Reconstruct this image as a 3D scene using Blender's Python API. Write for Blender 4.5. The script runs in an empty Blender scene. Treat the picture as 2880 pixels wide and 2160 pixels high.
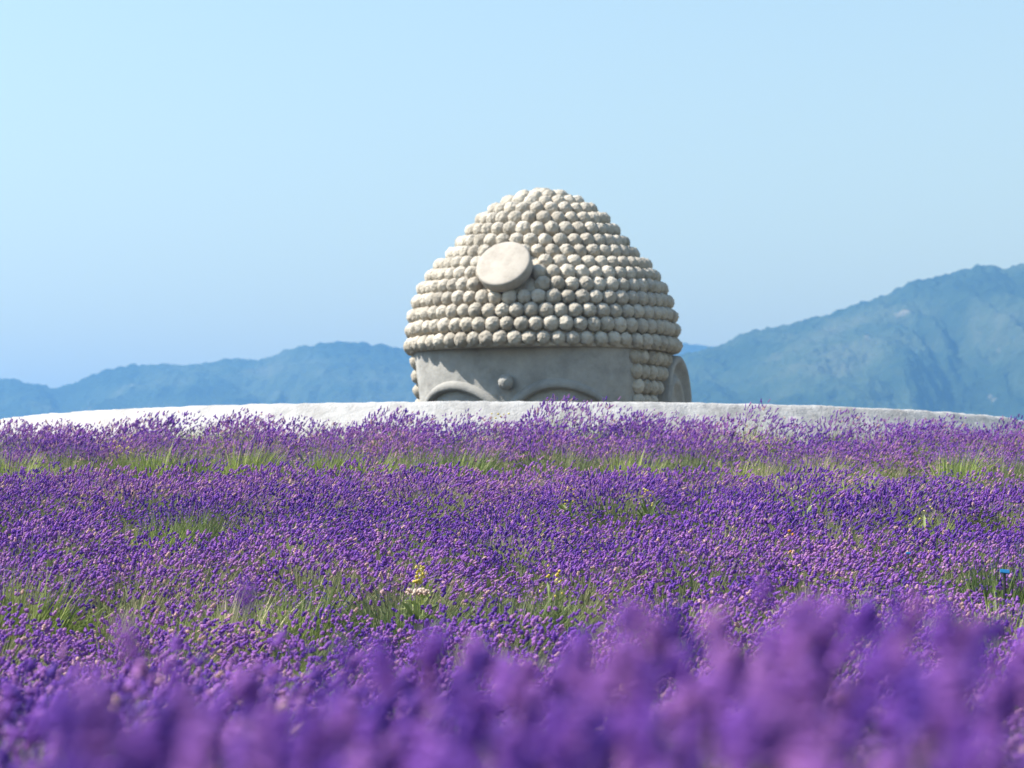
import bpy, bmesh, math, random
import numpy as np
from mathutils import Vector, Matrix, Quaternion, noise as mnoise

R = math.radians
random.seed(7)
rng = np.random.default_rng(11)
scene = bpy.context.scene
C = scene.collection

# ------------------------------------------------------------------ camera, sky, sun
CZ = 0.65                                   # eye height above the ground at the camera
cam = bpy.data.cameras.new("camera")
cam_o = bpy.data.objects.new("camera", cam)
C.objects.link(cam_o)
cam_o.location = (0, 0, CZ)
cam_o.rotation_euler = (R(90 + 3.53), 0, 0)
cam.lens = 85
cam.sensor_width = 36
cam.clip_start = 0.05
cam.clip_end = 30000
cam.dof.use_dof = True
cam.dof.focus_distance = 17.0
cam.dof.aperture_fstop = 4.1
scene.camera = cam_o

SUN_AZ, SUN_EL = 86.0, 48.5                 # azimuth to the left of the line from the head to the camera
sun_dir = Vector((-math.sin(R(SUN_AZ)) * math.cos(R(SUN_EL)), -math.cos(R(SUN_AZ)) * math.cos(R(SUN_EL)), math.sin(R(SUN_EL))))
world = bpy.data.worlds.new("World")
scene.world = world
world.use_nodes = True
wn = world.node_tree.nodes
bg = wn["Background"]
sky = wn.new("ShaderNodeTexSky")
sky.sky_type = 'NISHITA'
sky.sun_disc = False
sky.sun_elevation = R(SUN_EL)
sky.sun_rotation = math.atan2(sun_dir.x, sun_dir.y)
sky.altitude = 100
sky.air_density = 1.9
sky.dust_density = 0.8
sky.ozone_density = 1.0
world.node_tree.links.new(sky.outputs[0], bg.inputs[0])
bg.inputs[1].default_value = 0.081
sun_l = bpy.data.lights.new("sun", 'SUN')
sun_l.energy = 5.0
sun_l.angle = R(0.5)
sun_l.color = (1.0, 0.95, 0.87)
sun_o = bpy.data.objects.new("sun", sun_l)
C.objects.link(sun_o)
sun_o.rotation_euler = sun_dir.to_track_quat('Z', 'Y').to_euler()
sun_o.location = (-40, -10, 60)
scene.view_settings.view_transform = 'Standard'
scene.view_settings.look = 'None'
scene.view_settings.exposure = 1.22
scene.view_settings.gamma = 1
scene.view_settings.use_curve_mapping = False
scene.cycles.use_denoising = True
scene.cycles.use_adaptive_sampling = False
scene.cycles.max_bounces = 5
scene.cycles.volume_bounces = 1
scene.cycles.transparent_max_bounces = 8

# ------------------------------------------------------------------ helpers
F = 6800.0                                  # focal length in photograph pixels
HZ = 1500.0                                 # row of the level line in the photograph


def tag(o, label=None, cat=None, group=None, kind=None):
    if label: o['label'] = label
    if cat: o['category'] = cat
    if group: o['group'] = group
    if kind: o['kind'] = kind
    return o


def link(o, parent=None):
    C.objects.link(o)
    if parent is not None:
        o.parent = parent
    return o


def mesh_np(name, verts, faces, mats, smooth=True, face_mat=None, attrs=None):
    """verts (n,3); faces: list of index arrays (m,k), one array per polygon size"""
    me = bpy.data.meshes.new(name)
    verts = np.asarray(verts, dtype=np.float32)
    groups = [np.asarray(f, dtype=np.int32) for f in faces if len(f)]
    loops = np.concatenate([f.ravel() for f in groups])
    sizes = np.concatenate([np.full(len(f), f.shape[1], dtype=np.int32) for f in groups])
    starts = np.concatenate([[0], np.cumsum(sizes)[:-1]]).astype(np.int32)
    me.vertices.add(len(verts))
    me.vertices.foreach_set("co", verts.ravel())
    me.loops.add(len(loops))
    me.loops.foreach_set("vertex_index", loops)
    me.polygons.add(len(sizes))
    me.polygons.foreach_set("loop_start", starts)
    me.polygons.foreach_set("loop_total", sizes)
    me.polygons.foreach_set("use_smooth", np.full(len(sizes), smooth, dtype=bool))
    for m in mats:
        me.materials.append(m)
    if face_mat is not None:
        me.polygons.foreach_set("material_index", np.asarray(face_mat, dtype=np.int32))
    me.update(calc_edges=True)
    for k, v in (attrs or {}).items():
        a = me.attributes.new(k, 'FLOAT', 'POINT')
        a.data.foreach_set("value", np.asarray(v, dtype=np.float32))
    me.validate()
    return me


def obj(name, me, parent=None, loc=None):
    o = bpy.data.objects.new(name, me)
    link(o, parent)
    if loc is not None: o.location = loc
    return o


def grid_faces(nu, nv, wrap_u=False):
    """faces of a grid with vertex index u*nv+v"""
    uu = np.arange(nu if wrap_u else nu - 1)
    vv = np.arange(nv - 1)
    a, b = np.meshgrid(uu, vv, indexing='ij')
    a = a.ravel(); b = b.ravel()
    a2 = (a + 1) % nu
    return np.stack([a * nv + b, a2 * nv + b, a2 * nv + b + 1, a * nv + b + 1], 1)


def _hash(ix, iy, seed):
    h = (ix.astype(np.int64) * 374761393 + iy.astype(np.int64) * 668265263 + seed * 974634777) & 0x7fffffff
    h = ((h ^ (h >> 13)) * 1274126177) & 0x7fffffff
    return ((h ^ (h >> 16)) & 0xffff) / 65535.0


def vnoise(x, y, seed=0):
    x = np.asarray(x, dtype=np.float64); y = np.asarray(y, dtype=np.float64)
    ix = np.floor(x); iy = np.floor(y)
    fx = x - ix; fy = y - iy
    fx = fx * fx * fx * (fx * (fx * 6 - 15) + 10); fy = fy * fy * fy * (fy * (fy * 6 - 15) + 10)
    a = _hash(ix, iy, seed); b = _hash(ix + 1, iy, seed)
    c = _hash(ix, iy + 1, seed); d = _hash(ix + 1, iy + 1, seed)
    return (a * (1 - fx) + b * fx) * (1 - fy) + (c * (1 - fx) + d * fx) * fy


def fbm(x, y, seed=0, octv=4):
    s = 0; amp = 1; tot = 0
    for k in range(octv):
        s = s + amp * vnoise(x * 2 ** k, y * 2 ** k, seed + 17 * k); tot += amp; amp *= 0.5
    return s / tot


def ridged(x, y, seed=0, octv=4):
    s = 0; amp = 1; tot = 0
    for k in range(octv):
        s = s + amp * (1 - np.abs(2 * vnoise(x * 2 ** k, y * 2 ** k, seed + 31 * k) - 1)); tot += amp; amp *= 0.5
    return s / tot


# ------------------------------------------------------------------ materials
def new_mat(name):
    m = bpy.data.materials.new(name)
    m.use_nodes = True
    nt = m.node_tree
    return m, nt, nt.nodes["Principled BSDF"]


def ramp(nt, fac, stops):
    r = nt.nodes.new("ShaderNodeValToRGB")
    el = r.color_ramp.elements
    while len(el) < len(stops): el.new(0.5)
    for e, (p, c) in zip(el, stops):
        e.position = p; e.color = (*c, 1)
    nt.links.new(fac, r.inputs[0])
    return r.outputs[0]


def tex_noise(nt, coord, scale, detail=4, rough=0.55):
    n = nt.nodes.new("ShaderNodeTexNoise")
    n.inputs["Scale"].default_value = scale
    n.inputs["Detail"].default_value = detail
    n.inputs["Roughness"].default_value = rough
    nt.links.new(coord, n.inputs["Vector"])
    return n.outputs["Fac"]


def mixc(nt, fac, a, b, mode='MIX'):
    n = nt.nodes.new("ShaderNodeMix")
    n.data_type = 'RGBA'; n.blend_type = mode
    for sock, v in ((n.inputs[0], fac), (n.inputs[6], a), (n.inputs[7], b)):
        if hasattr(v, "is_linked"): nt.links.new(v, sock)
        else: sock.default_value = v if isinstance(v, (int, float)) else (*v, 1)
    return n.outputs[2]


def mathn(nt, op, a, b=0.0):
    n = nt.nodes.new("ShaderNodeMath"); n.operation = op
    for sock, v in ((n.inputs[0], a), (n.inputs[1], b)):
        if hasattr(v, "is_linked"): nt.links.new(v, sock)
        else: sock.default_value = v
    return n.outputs[0]


def bump(nt, bs, height, strength, dist):
    b = nt.nodes.new("ShaderNodeBump")
    b.inputs["Strength"].default_value = strength
    b.inputs["Distance"].default_value = dist
    nt.links.new(height, b.inputs["Height"])
    nt.links.new(b.outputs[0], bs.inputs["Normal"])


def stone_mat(name, c_dark, c_mid, c_light, rough=0.9, bump_scale=22, bump_d=0.012, streak=0.0):
    m, nt, bs = new_mat(name)
    geo = nt.nodes.new("ShaderNodeNewGeometry")
    pos = geo.outputs["Position"]
    n1 = tex_noise(nt, pos, 2.6, 6, 0.65)
    n2 = tex_noise(nt, pos, 34, 3, 0.7)
    n3 = tex_noise(nt, pos, 9, 5, 0.6)
    base = ramp(nt, n1, [(0.30, c_dark), (0.5, c_mid), (0.72, c_light)])
    base = mixc(nt, mathn(nt, 'MULTIPLY', n2, 0.5), base, c_dark)
    inf = nt.nodes.new("ShaderNodeObjectInfo")
    shade = mathn(nt, 'ADD', mathn(nt, 'MULTIPLY', inf.outputs["Random"], 0.26), 0.88)
    comb = nt.nodes.new("ShaderNodeCombineColor")
    for k in range(3): nt.links.new(shade, comb.inputs[k])
    base = mixc(nt, 1.0, base, comb.outputs[0], 'MULTIPLY')
    if streak:
        mp = nt.nodes.new("ShaderNodeMapping")
        mp.inputs["Scale"].default_value = (5, 5, 0.5)
        nt.links.new(pos, mp.inputs["Vector"])
        ns = tex_noise(nt, mp.outputs[0], 1.0, 4, 0.6)
        f = ramp(nt, ns, [(0.48, (0, 0, 0)), (0.75, (1, 1, 1))])
        base = mixc(nt, mathn(nt, 'MULTIPLY', f, streak), base, tuple(0.5 * v for v in c_dark))
    nt.links.new(base, bs.inputs["Base Color"])
    bs.inputs["Roughness"].default_value = rough
    bs.inputs["Specular IOR Level"].default_value = 0.2
    h = mathn(nt, 'ADD', n3, mathn(nt, 'MULTIPLY', n2, 0.35))
    bump(nt, bs, h, 0.8, bump_d)
    return m


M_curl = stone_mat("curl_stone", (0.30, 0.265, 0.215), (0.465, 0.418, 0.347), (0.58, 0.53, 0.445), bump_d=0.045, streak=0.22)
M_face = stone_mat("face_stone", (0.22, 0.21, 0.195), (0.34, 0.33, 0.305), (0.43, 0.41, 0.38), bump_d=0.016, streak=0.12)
M_disc = stone_mat("disc_stone", (0.25, 0.22, 0.185), (0.38, 0.34, 0.29), (0.45, 0.41, 0.355), rough=0.7, bump_d=0.002)
M_conc = stone_mat("pale_concrete", (0.24, 0.23, 0.22), (0.36, 0.35, 0.335), (0.44, 0.435, 0.42), bump_d=0.03, streak=0.15)


def flower_mat(name, stops, rand_dark=0.25):
    m, nt, bs = new_mat(name)
    at = nt.nodes.new("ShaderNodeAttribute"); at.attribute_name = "tint"
    inf = nt.nodes.new("ShaderNodeObjectInfo")
    geo = nt.nodes.new("ShaderNodeNewGeometry")
    patch = tex_noise(nt, geo.outputs["Position"], 0.45, 3, 0.5)
    f = mathn(nt, 'ADD', at.outputs["Fac"], mathn(nt, 'MULTIPLY', mathn(nt, 'SUBTRACT', patch, 0.5), 0.9))
    f = mathn(nt, 'ADD', f, mathn(nt, 'MULTIPLY', mathn(nt, 'SUBTRACT', inf.outputs["Random"], 0.5), rand_dark))
    col = ramp(nt, f, stops)
    bs.inputs["Roughness"].default_value = 0.65
    bs.inputs["Specular IOR Level"].default_value = 0.15
    nt.links.new(col, bs.inputs["Base Color"])
    tr = nt.nodes.new("ShaderNodeBsdfTranslucent")
    nt.links.new(col, tr.inputs["Color"])
    mx = nt.nodes.new("ShaderNodeMixShader"); mx.inputs[0].default_value = 0.25
    out = nt.nodes["Material Output"]
    nt.links.new(bs.outputs[0], mx.inputs[1]); nt.links.new(tr.outputs[0], mx.inputs[2])
    nt.links.new(mx.outputs[0], out.inputs["Surface"])
    return m


M_flower = flower_mat("lavender_flower", [(0.0, (0.085, 0.034, 0.27)), (0.28, (0.18, 0.062, 0.38)), (0.58, (0.31, 0.125, 0.41)), (0.90, (0.46, 0.235, 0.42)), (1.0, (0.55, 0.36, 0.32))])


def leaf_mat(name, stops, transl=0.3):
    return flower_mat(name, stops, 0.35)


M_leaf = leaf_mat("lavender_leaf", [(0.0, (0.07, 0.105, 0.045)), (0.5, (0.18, 0.215, 0.095)), (1.0, (0.32, 0.28, 0.18))])
M_tuft = leaf_mat("tuft_leaf", [(0.0, (0.12, 0.18, 0.04)), (0.5, (0.27, 0.33, 0.09)), (1.0, (0.44, 0.44, 0.17))])
M_darktuft = leaf_mat("dark_tuft_leaf", [(0.0, (0.05, 0.085, 0.03)), (0.5, (0.12, 0.175, 0.055)), (1.0, (0.24, 0.28, 0.11))])
M_dry = leaf_mat("dry_leaf", [(0.0, (0.24, 0.23, 0.11)), (0.5, (0.40, 0.37, 0.21)), (1.0, (0.55, 0.48, 0.32))])
M_yellow = leaf_mat("yellow_flower", [(0.0, (0.45, 0.33, 0.03)), (0.5, (0.62, 0.50, 0.10)), (1.0, (0.70, 0.62, 0.25))])
M_cream = leaf_mat("cream_flower", [(0.0, (0.50, 0.36, 0.28)), (0.5, (0.62, 0.47, 0.38)), (1.0, (0.70, 0.58, 0.46))])
M_orange = leaf_mat("orange_flower", [(0.0, (0.55, 0.20, 0.02)), (1.0, (0.70, 0.34, 0.05))])


def plain(name, col, rough=0.5):
    m, nt, bs = new_mat(name)
    tc = nt.nodes.new("ShaderNodeTexCoord")
    n = tex_noise(nt, tc.outputs["Object"], 60, 3)
    nt.links.new(ramp(nt, n, [(0.3, tuple(0.75 * c for c in col)), (0.7, col)]), bs.inputs["Base Color"])
    bs.inputs["Roughness"].default_value = rough
    return m


M_blue = plain("blue_plastic", (0.02, 0.20, 0.45), 0.4)
M_black = plain("dark_plastic", (0.02, 0.022, 0.025), 0.5)

# soil
M_soil, nt, bs = new_mat("field_soil")
geo = nt.nodes.new("ShaderNodeNewGeometry")
n1 = tex_noise(nt, geo.outputs["Position"], 0.8, 6, 0.6)
n2 = tex_noise(nt, geo.outputs["Position"], 14, 5, 0.7)
base = ramp(nt, n1, [(0.35, (0.10, 0.085, 0.05)), (0.5, (0.085, 0.11, 0.04)), (0.65, (0.17, 0.15, 0.085))])
base = mixc(nt, mathn(nt, 'MULTIPLY', n2, 0.5), base, (0.05, 0.05, 0.03))
nt.links.new(base, bs.inputs["Base Color"]); bs.inputs["Roughness"].default_value = 1.0
bump(nt, bs, n2, 1.0, 0.06)


def forest_mat(name, scale):
    m, nt, bs = new_mat(name)
    geo = nt.nodes.new("ShaderNodeNewGeometry")
    pos = geo.outputs["Position"]
    big = tex_noise(nt, pos, 0.006 * scale, 5, 0.6)
    mid = tex_noise(nt, pos, 0.03 * scale, 4, 0.6)
    vor = nt.nodes.new("ShaderNodeTexVoronoi"); vor.inputs["Scale"].default_value = 0.13 * scale
    nt.links.new(pos, vor.inputs["Vector"])
    base = ramp(nt, big, [(0.36, (0.010, 0.020, 0.014)), (0.49, (0.026, 0.044, 0.026)), (0.60, (0.070, 0.085, 0.044)), (0.74, (0.15, 0.14, 0.09))])
    base = mixc(nt, mathn(nt, 'MULTIPLY', mid, 0.7), base, (0.045, 0.07, 0.03))
    base = mixc(nt, mathn(nt, 'MULTIPLY', vor.outputs["Distance"], 0.07 * scale), base, (0.02, 0.032, 0.015))
    bare = ramp(nt, tex_noise(nt, pos, 0.022 * scale, 3, 0.5), [(0.70, (0, 0, 0)), (0.78, (1, 1, 1))])
    base = mixc(nt, mathn(nt, 'MULTIPLY', bare, 0.8), base, (0.30, 0.25, 0.18))
    nt.links.new(base, bs.inputs["Base Color"]); bs.inputs["Roughness"].default_value = 1.0
    bs.inputs["Specular IOR Level"].default_value = 0.0
    bump(nt, bs, mathn(nt, 'ADD', mid, mathn(nt, 'MULTIPLY', vor.outputs["Distance"], -0.08)), 1.0, 14.0)
    return m


M_forest = forest_mat("forest_slope", 1.0)

# ------------------------------------------------------------------ terrain
MX, MY = -0.05, 39.3                        # centre of the mound
RIM = 8.3
_D = np.array([-9000, -2, 3.5, 5, 8, 10, 12, 27.5, 29.0, 30.4, 31.5])
_Z = np.array([-0.12, -0.12, -0.16, -0.29, -0.46, -0.53, -0.35, 1.06, 1.27, 1.44, 1.48])
PLANT = 0.50


def canopy(x, y):
    """height of the flower tops, relative to the eye"""
    rho = np.hypot(np.asarray(x) - MX, np.asarray(y) - MY)
    return np.interp(MY - rho, _D, _Z)


def gz(x, y):
    return canopy(x, y) - PLANT + CZ + 0.06 * (fbm(np.asarray(x) * 0.45, np.asarray(y) * 0.45, 5, 3) - 0.5)


def at_pixel(px, py, drop=0.0):
    """where the line of sight of a photograph pixel meets the canopy (lowered by drop)"""
    best = None
    for d in np.arange(4.5, 30.6, 0.05):
        x = (px - 1440) / F * d
        z = float(canopy(x, d)) - drop
        y = HZ - F * z / d
        if y <= py: return x, d
    return (px - 1440) / F * 30.3, 30.3


ring = np.concatenate([np.linspace(8.4, 45, 180), np.geomspace(46, 12000, 70)])
na = 260
ang = np.linspace(0, 2 * np.pi, na, endpoint=False)
A, RR = np.meshgrid(ang, ring, indexing='ij')
gx = MX + RR * np.sin(A); gy = MY - RR * np.cos(A)
gx = np.clip(gx, -2350, 2350); gy = np.clip(gy, -900, 7150)
gzv = np.where(RR < 60, gz(gx, gy), canopy(gx, gy) - PLANT + CZ)
me = mesh_np("ground", np.stack([gx, gy, gzv], -1).reshape(-1, 3), [grid_faces(na, len(ring), True)], [M_soil])
tag(obj("ground", me), kind='structure')

# pit round the statue: dark paving and shaft wall
M_dark = stone_mat("dark_paving", (0.05, 0.05, 0.048), (0.08, 0.08, 0.076), (0.12, 0.12, 0.115), bump_d=0.02)
M_shaft = stone_mat("shaft_concrete", (0.13, 0.13, 0.125), (0.19, 0.19, 0.18), (0.24, 0.24, 0.23), bump_d=0.02)
PIT = CZ - 6.0
a = np.linspace(0, 2 * np.pi, 96, endpoint=False)
v = np.concatenate([[[MX, MY, PIT]], np.stack([MX + 8.2 * np.sin(a), MY - 8.2 * np.cos(a), np.full(96, PIT)], 1)])
i = np.arange(96)
me = mesh_np("pit_floor", v, [np.stack([np.zeros(96, int), 1 + i, 1 + (i + 1) % 96], 1)], [M_dark])
tag(obj("pit_floor", me), kind='structure')

# concrete rim: sloping collar, flat top, shaft wall
prof = [(9.25, 0.60), (9.12, 0.86), (8.98, 1.00), (8.80, 1.18), (8.62, 1.36), (8.46, 1.52), (8.36, 1.62), (8.32, 1.665), (8.27, 1.69), (8.15, 1.695), (7.98, 1.695), (7.93, 1.68), (7.92, 1.60), (7.92, 1.2), (8.2, 1.2)]
na = 700
ang = np.linspace(0, 2 * np.pi, na, endpoint=False)
P = np.array(prof)
A, K = np.meshgrid(ang, np.arange(len(prof)), indexing='ij')
rr = P[K, 0]; zz = P[K, 1]
w = np.where((K > 0) & (K < 12), 1.0, 0.0)
rr = rr + w * 0.035 * (fbm(A * 60, K * 0.9, 3, 3) - 0.5)
zz = zz + w * (0.03 * (fbm(A * 45, K * 0.3, 9, 3) - 0.5) + 0.012 * (vnoise(A * 160, K * 0.5, 4) - 0.5))
me = mesh_np("concrete_rim", np.stack([MX + rr * np.sin(A), MY - rr * np.cos(A), zz + CZ], -1).reshape(-1, 3), [grid_faces(na, len(prof), True)], [M_conc])
tag(obj("concrete_rim", me), "pale sunlit concrete rim curving behind the lavender below the stone head", "wall")


a = np.linspace(0, 2 * np.pi, 128, endpoint=False)
v = np.stack([np.stack([MX + r_ * np.sin(a), MY - r_ * np.cos(a), np.full(128, z_)], 1) for r_, z_ in ((8.3, PIT - 0.05), (7.95, PIT - 0.05), (7.95, 1.21 + CZ), (8.25, 1.21 + CZ))], 1).reshape(-1, 3)
me = mesh_np("shaft_wall", v, [grid_faces(128, 4, True)], [M_shaft], smooth=False)
tag(obj("shaft_wall", me), kind='structure')


# ------------------------------------------------------------------ mountains
def mountain(name, D0, pts, xpad, depth, seed, gully, tree, nx, nt_, sharp=1.0, shift=0.0):
    px = np.array([p[0] for p in pts], float); py = np.array([p[1] for p in pts], float)
    X = np.linspace((px.min() - 1440) / F * D0, (px.max() - 1440) / F * D0, nx)
    hr = np.interp(X, (px - 1440) / F * D0, (HZ - py) / F * D0)
    k = np.ones(5) / 5; hr = np.convolve(np.pad(hr, 2, 'edge'), k, 'valid')
    base = -1.2
    u = np.linspace(-1, 1, nt_)
    u = np.sign(u) * np.abs(u) ** 1.35
    XX, U = np.meshgrid(X, u, indexing='ij')
    H = np.repeat(hr[:, None], nt_, 1) - base
    bend = depth * 0.10 * (fbm(X / (depth * 0.6), X * 0, seed + 5, 3) - 0.5)
    T = U * depth
    Y = D0 + T + bend[:, None] * (1 - np.abs(U))
    f = (1 - np.abs(U)) ** sharp
    # spurs and gullies run down the slope, strongest half way
    wx = XX + 90 * (fbm(XX / 300, T / 240, seed + 3, 3) - 0.5) + shift * T
    g = ridged(wx / 230, T / 620, seed, 5) - 0.72
    g = np.where(g > 0, g * 0.35, g)
    env = np.clip(np.abs(U) * 5, 0, 1) * np.clip((1 - np.abs(U)) * 2.2, 0, 1)
    Z = H * f * (1 + gully * g * env)
    Z = Z + H * 0.05 * env * (fbm(XX / 60, T / 60, seed + 8, 3) - 0.5)
    Zt = tree * np.maximum(0, vnoise(XX / 9.0, Y / 9.0, seed + 11) - 0.25) + tree * 0.7 * vnoise(XX / 4.6, Y / 5.0, seed + 12) \
        + tree * 0.9 * np.maximum(0, fbm(XX / 45, Y / 45, seed + 13, 2) - 0.4)
    Z = Z + np.where(Z > 3, Zt, 0) - tree * 0.7 * (Z > 3)
    me = mesh_np(name, np.stack([XX, Y, Z + base - 1.0 + CZ], -1).reshape(-1, 3), [grid_faces(nx, nt_)], [M_forest])
    o = obj(name, me)
    tag(o, kind='structure')
    return o


mountain("hills", 3900, [(-3000, 1330), (-2200, 1120), (-1400, 1030), (-900, 1000), (-500, 1010), (-200, 1040), (0, 1063), (81, 1073), (163, 1092), (228, 1063), (304, 1033), (380, 1024), (461, 1024), (537, 1027), (570, 1016), (651, 1011), (749, 1005), (803, 984), (868, 970), (933, 961), (1004, 961), (1085, 970), (1139, 981), (1300, 1010), (1500, 1040), (1750, 1075), (2000, 1100), (2400, 1150), (2800, 1200), (3300, 1300), (3800, 1480)], 0, 800, 21, 0.80, 6.0, 1000, 190)
mountain("mountain", 3200, [(900, 1460), (1300, 1215), (1500, 1130), (1700, 1075), (1850, 1022), (1912, 998), (1970, 980), (2038, 963), (2083, 936), (2151, 917), (2219, 906), (2287, 890), (2355, 872), (2422, 847), (2504, 822), (2535, 804), (2590, 781), (2639, 779), (2671, 767), (2716, 756), (2761, 742), (2798, 742), (2834, 752), (2852, 743), (2874, 737), (2950, 716), (3100, 700), (3300, 712), (3700, 790), (4300, 900), (5000, 1100)], 0, 900, 43, 0.95, 5.0, 950, 230, shift=0.25)
mountain("far_ridge", 6400, [(900, 1200), (1400, 1010), (1650, 975), (1800, 962), (1921, 960), (1985, 970), (2050, 974), (2200, 985), (2500, 1010), (3000, 1100), (3600, 1300)], 0, 700, 77, 0.4, 4.0, 300, 60)

# ------------------------------------------------------------------ the stone head
HX, HY = 0.50, 39.3
FACE = R(-21)                               # the face looks to the left of the camera
head = bpy.data.objects.new("stone_head", None)
link(head)
head.location = (HX, HY, PIT)
head.empty_display_size = 1
tag(head, "giant grey stone head with rows of round curls and a forehead disc", "statue")
ZB = CZ - PIT                               # eye level in the head's own heights


def polar(az, r, z):
    """az measured from the camera side, positive to the right"""
    return Vector((r * math.sin(az), -r * math.cos(az), z + ZB))


rows = [(2.27, 3.03), (2.25, 3.28), (2.21, 3.51), (2.14, 3.74), (2.05, 3.96), (1.93, 4.16), (1.79, 4.34), (1.59, 4.53), (1.43, 4.72), (1.27, 4.92), (1.11, 5.10), (0.91, 5.26), (0.69, 5.385), (0.45, 5.47), (0.20, 5.51)]
CR = 0.122                                  # curl radius
ringc = [(r - CR, z) for r, z in rows]


def ring_tilt(z):                           # higher rings dip a little to the front
    return 0.012 + 0.10 * min(1, max(0, (z - 3.0) / 2.4))


def ring_point(az, r, z):
    p = polar(az, r, z)
    p.z -= math.tan(ring_tilt(z)) * r * math.cos(az)
    return p


# skull under the curls
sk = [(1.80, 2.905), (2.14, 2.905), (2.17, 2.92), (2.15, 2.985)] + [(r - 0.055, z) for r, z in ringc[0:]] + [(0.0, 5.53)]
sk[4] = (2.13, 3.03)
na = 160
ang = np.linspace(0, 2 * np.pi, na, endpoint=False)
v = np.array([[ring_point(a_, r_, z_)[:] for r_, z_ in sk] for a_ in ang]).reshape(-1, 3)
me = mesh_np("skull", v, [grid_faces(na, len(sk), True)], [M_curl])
obj("skull", me, head)


def curl_mesh(seed, sub):
    bm = bmesh.new()
    bmesh.ops.create_icosphere(bm, subdivisions=sub, radius=1.0)
    off = Vector((seed * 13.7, seed * 5.1, seed * 9.3))
    for vt in bm.verts:
        n = vt.co.normalized()
        a_ = math.atan2(n.y, n.x); pol = math.acos(max(-1, min(1, n.z)))
        d = 0.07 * mnoise.noise(n * 1.7 + off) + 0.07 * mnoise.noise(n * 3.6 + off * 2) + 0.085 * mnoise.noise(n * 7.5 + off)
        d += 0.11 * abs(mnoise.noise(n * 4.0 + off * 3)) - 0.035 + 0.03 * mnoise.noise(n * 13 + off)
        # a worn snail groove winding to the tip
        d += 0.022 * math.sin(a_ + pol * 5.2 + seed) * max(0, 1 - pol / 1.5)
        vt.co = n * (1 + d)
        vt.co.z *= 1.04
    me = bpy.data.meshes.new("hair_curl")
    bm.to_mesh(me); bm.free()
    me.materials.append(M_curl)
    me.polygons.foreach_set("use_smooth", [True] * len(me.polygons))
    return me


curl_meshes = [curl_mesh(s, 4) for s in range(10)]
low_curls = [curl_mesh(s, 3) for s in range(3)]

# forehead disc: centre, outward normal
disc_n = Vector((-0.29, -0.78, 0.55)).normalized()
dpx, dpy, dd = 1414, 737, 37.35
disc_c = Vector(((dpx - 1440) / F * dd - HX, dd - HY, (HZ - dpy) / F * dd + ZB))

spots = []
for k, (rc, zc) in enumerate(ringc):
    n = max(4, round(2 * math.pi * rc / 0.226))
    if k == len(ringc) - 1: n = 3
    ph = (0.5 if k % 2 else 0.0) * 2 * math.pi / n + random.uniform(-0.15, 0.15) * 2 * math.pi / n
    zn = ringc[min(k + 1, len(ringc) - 1)]; zp = ringc[max(k - 1, 0)]
    slope = math.atan2(zp[0] - zn[0], max(1e-3, zn[1] - zp[1]))       # how far the surface leans back
    for j in range(n):
        az = ph + j * 2 * math.pi / n + random.uniform(-0.03, 0.03) * 2 * math.pi / n
        p = ring_point(az, rc, zc) + Vector((0, 0, random.uniform(-0.006, 0.006)))
        nrm = Vector((math.sin(az) * math.cos(slope), -math.cos(az) * math.cos(slope), math.sin(slope)))
        q = p - disc_c
        along = q.dot(disc_n)
        if (q - disc_n * along).length < 0.425 and along < 0.5 and q.length < 1.0 and nrm.dot(disc_n) > 0.5:
            continue
        spots.append((p, nrm, CR * random.uniform(0.96, 1.05)))
# side hair in front of the ears
for side in (1, -1):
    for row in range(6):
        z = 2.775 - 0.232 * row
        start = [64, 66, 68, 69, 70, 71][row]
        for j in range([6, 5, 4, 3, 3, 3][row]):
            az = FACE + side * R(start + 6.1 * j)
            r = 2.05 - 0.10 * (2.9 - z) / 0.9
            p = polar(az, r, z)
            spots.append((p, Vector((math.sin(az), -math.cos(az), 0.0)), 0.122 * (1.06 if j == 0 else 0.98)))
camdir = Vector((-HX, -HY, 0)).normalized()
seen = sorted(range(len(spots)), key=lambda s: -(spots[s][1].dot(camdir) + 0.35 * spots[s][1].z + (0.0 if spots[s][0].z - ZB > 1.7 else -9)))
parts, rest = seen[:312], seen[312:]


def curl_matrix(p, n, s):
    q = n.to_track_quat('Z', 'Y') @ Quaternion((0, 0, 1), random.uniform(0, 6.283))
    return Matrix.Translation(p) @ q.to_matrix().to_4x4() @ Matrix.Diagonal((s * random.uniform(0.97, 1.04), s * random.uniform(0.97, 1.04), s, 1))


for s in parts:
    o = bpy.data.objects.new("hair_curl", random.choice(curl_meshes))
    link(o, head)
    o.matrix_local = curl_matrix(*spots[s])
bm = bmesh.new()
for s in rest:
    t = random.choice(low_curls).copy()
    t.transform(curl_matrix(*spots[s]))
    bm.from_mesh(t)
    bpy.data.meshes.remove(t)
me = bpy.data.meshes.new("hair_curls_behind")
bm.to_mesh(me); bm.free()
me.materials.append(M_curl)
me.polygons.foreach_set("use_smooth", [True] * len(me.polygons))
tag(obj("hair_curl_back", me, head), kind='stuff')

# the disc: turned plate with eased edges
dr = 0.438
dp = [(0, 0.022), (0.2, 0.018), (0.33, 0.008), (0.405, 0.0), (0.428, -0.007), (dr, -0.022), (dr + 0.004, -0.10), (dr - 0.004, -0.19), (0.40, -0.23), (0.30, -0.245), (0.28, -0.55), (0, -0.55)]
na = 96
ang = np.linspace(0, 2 * np.pi, na, endpoint=False)
rot = disc_n.to_track_quat('Z', 'Y')
v = []
for a_ in ang:
    for r_, z_ in dp:
        v.append((disc_c + rot @ Vector((r_ * math.cos(a_), r_ * math.sin(a_), z_)))[:])
me = mesh_np("forehead_disc", v, [grid_faces(na, len(dp), True)], [M_disc])
obj("forehead_disc", me, head)


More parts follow.
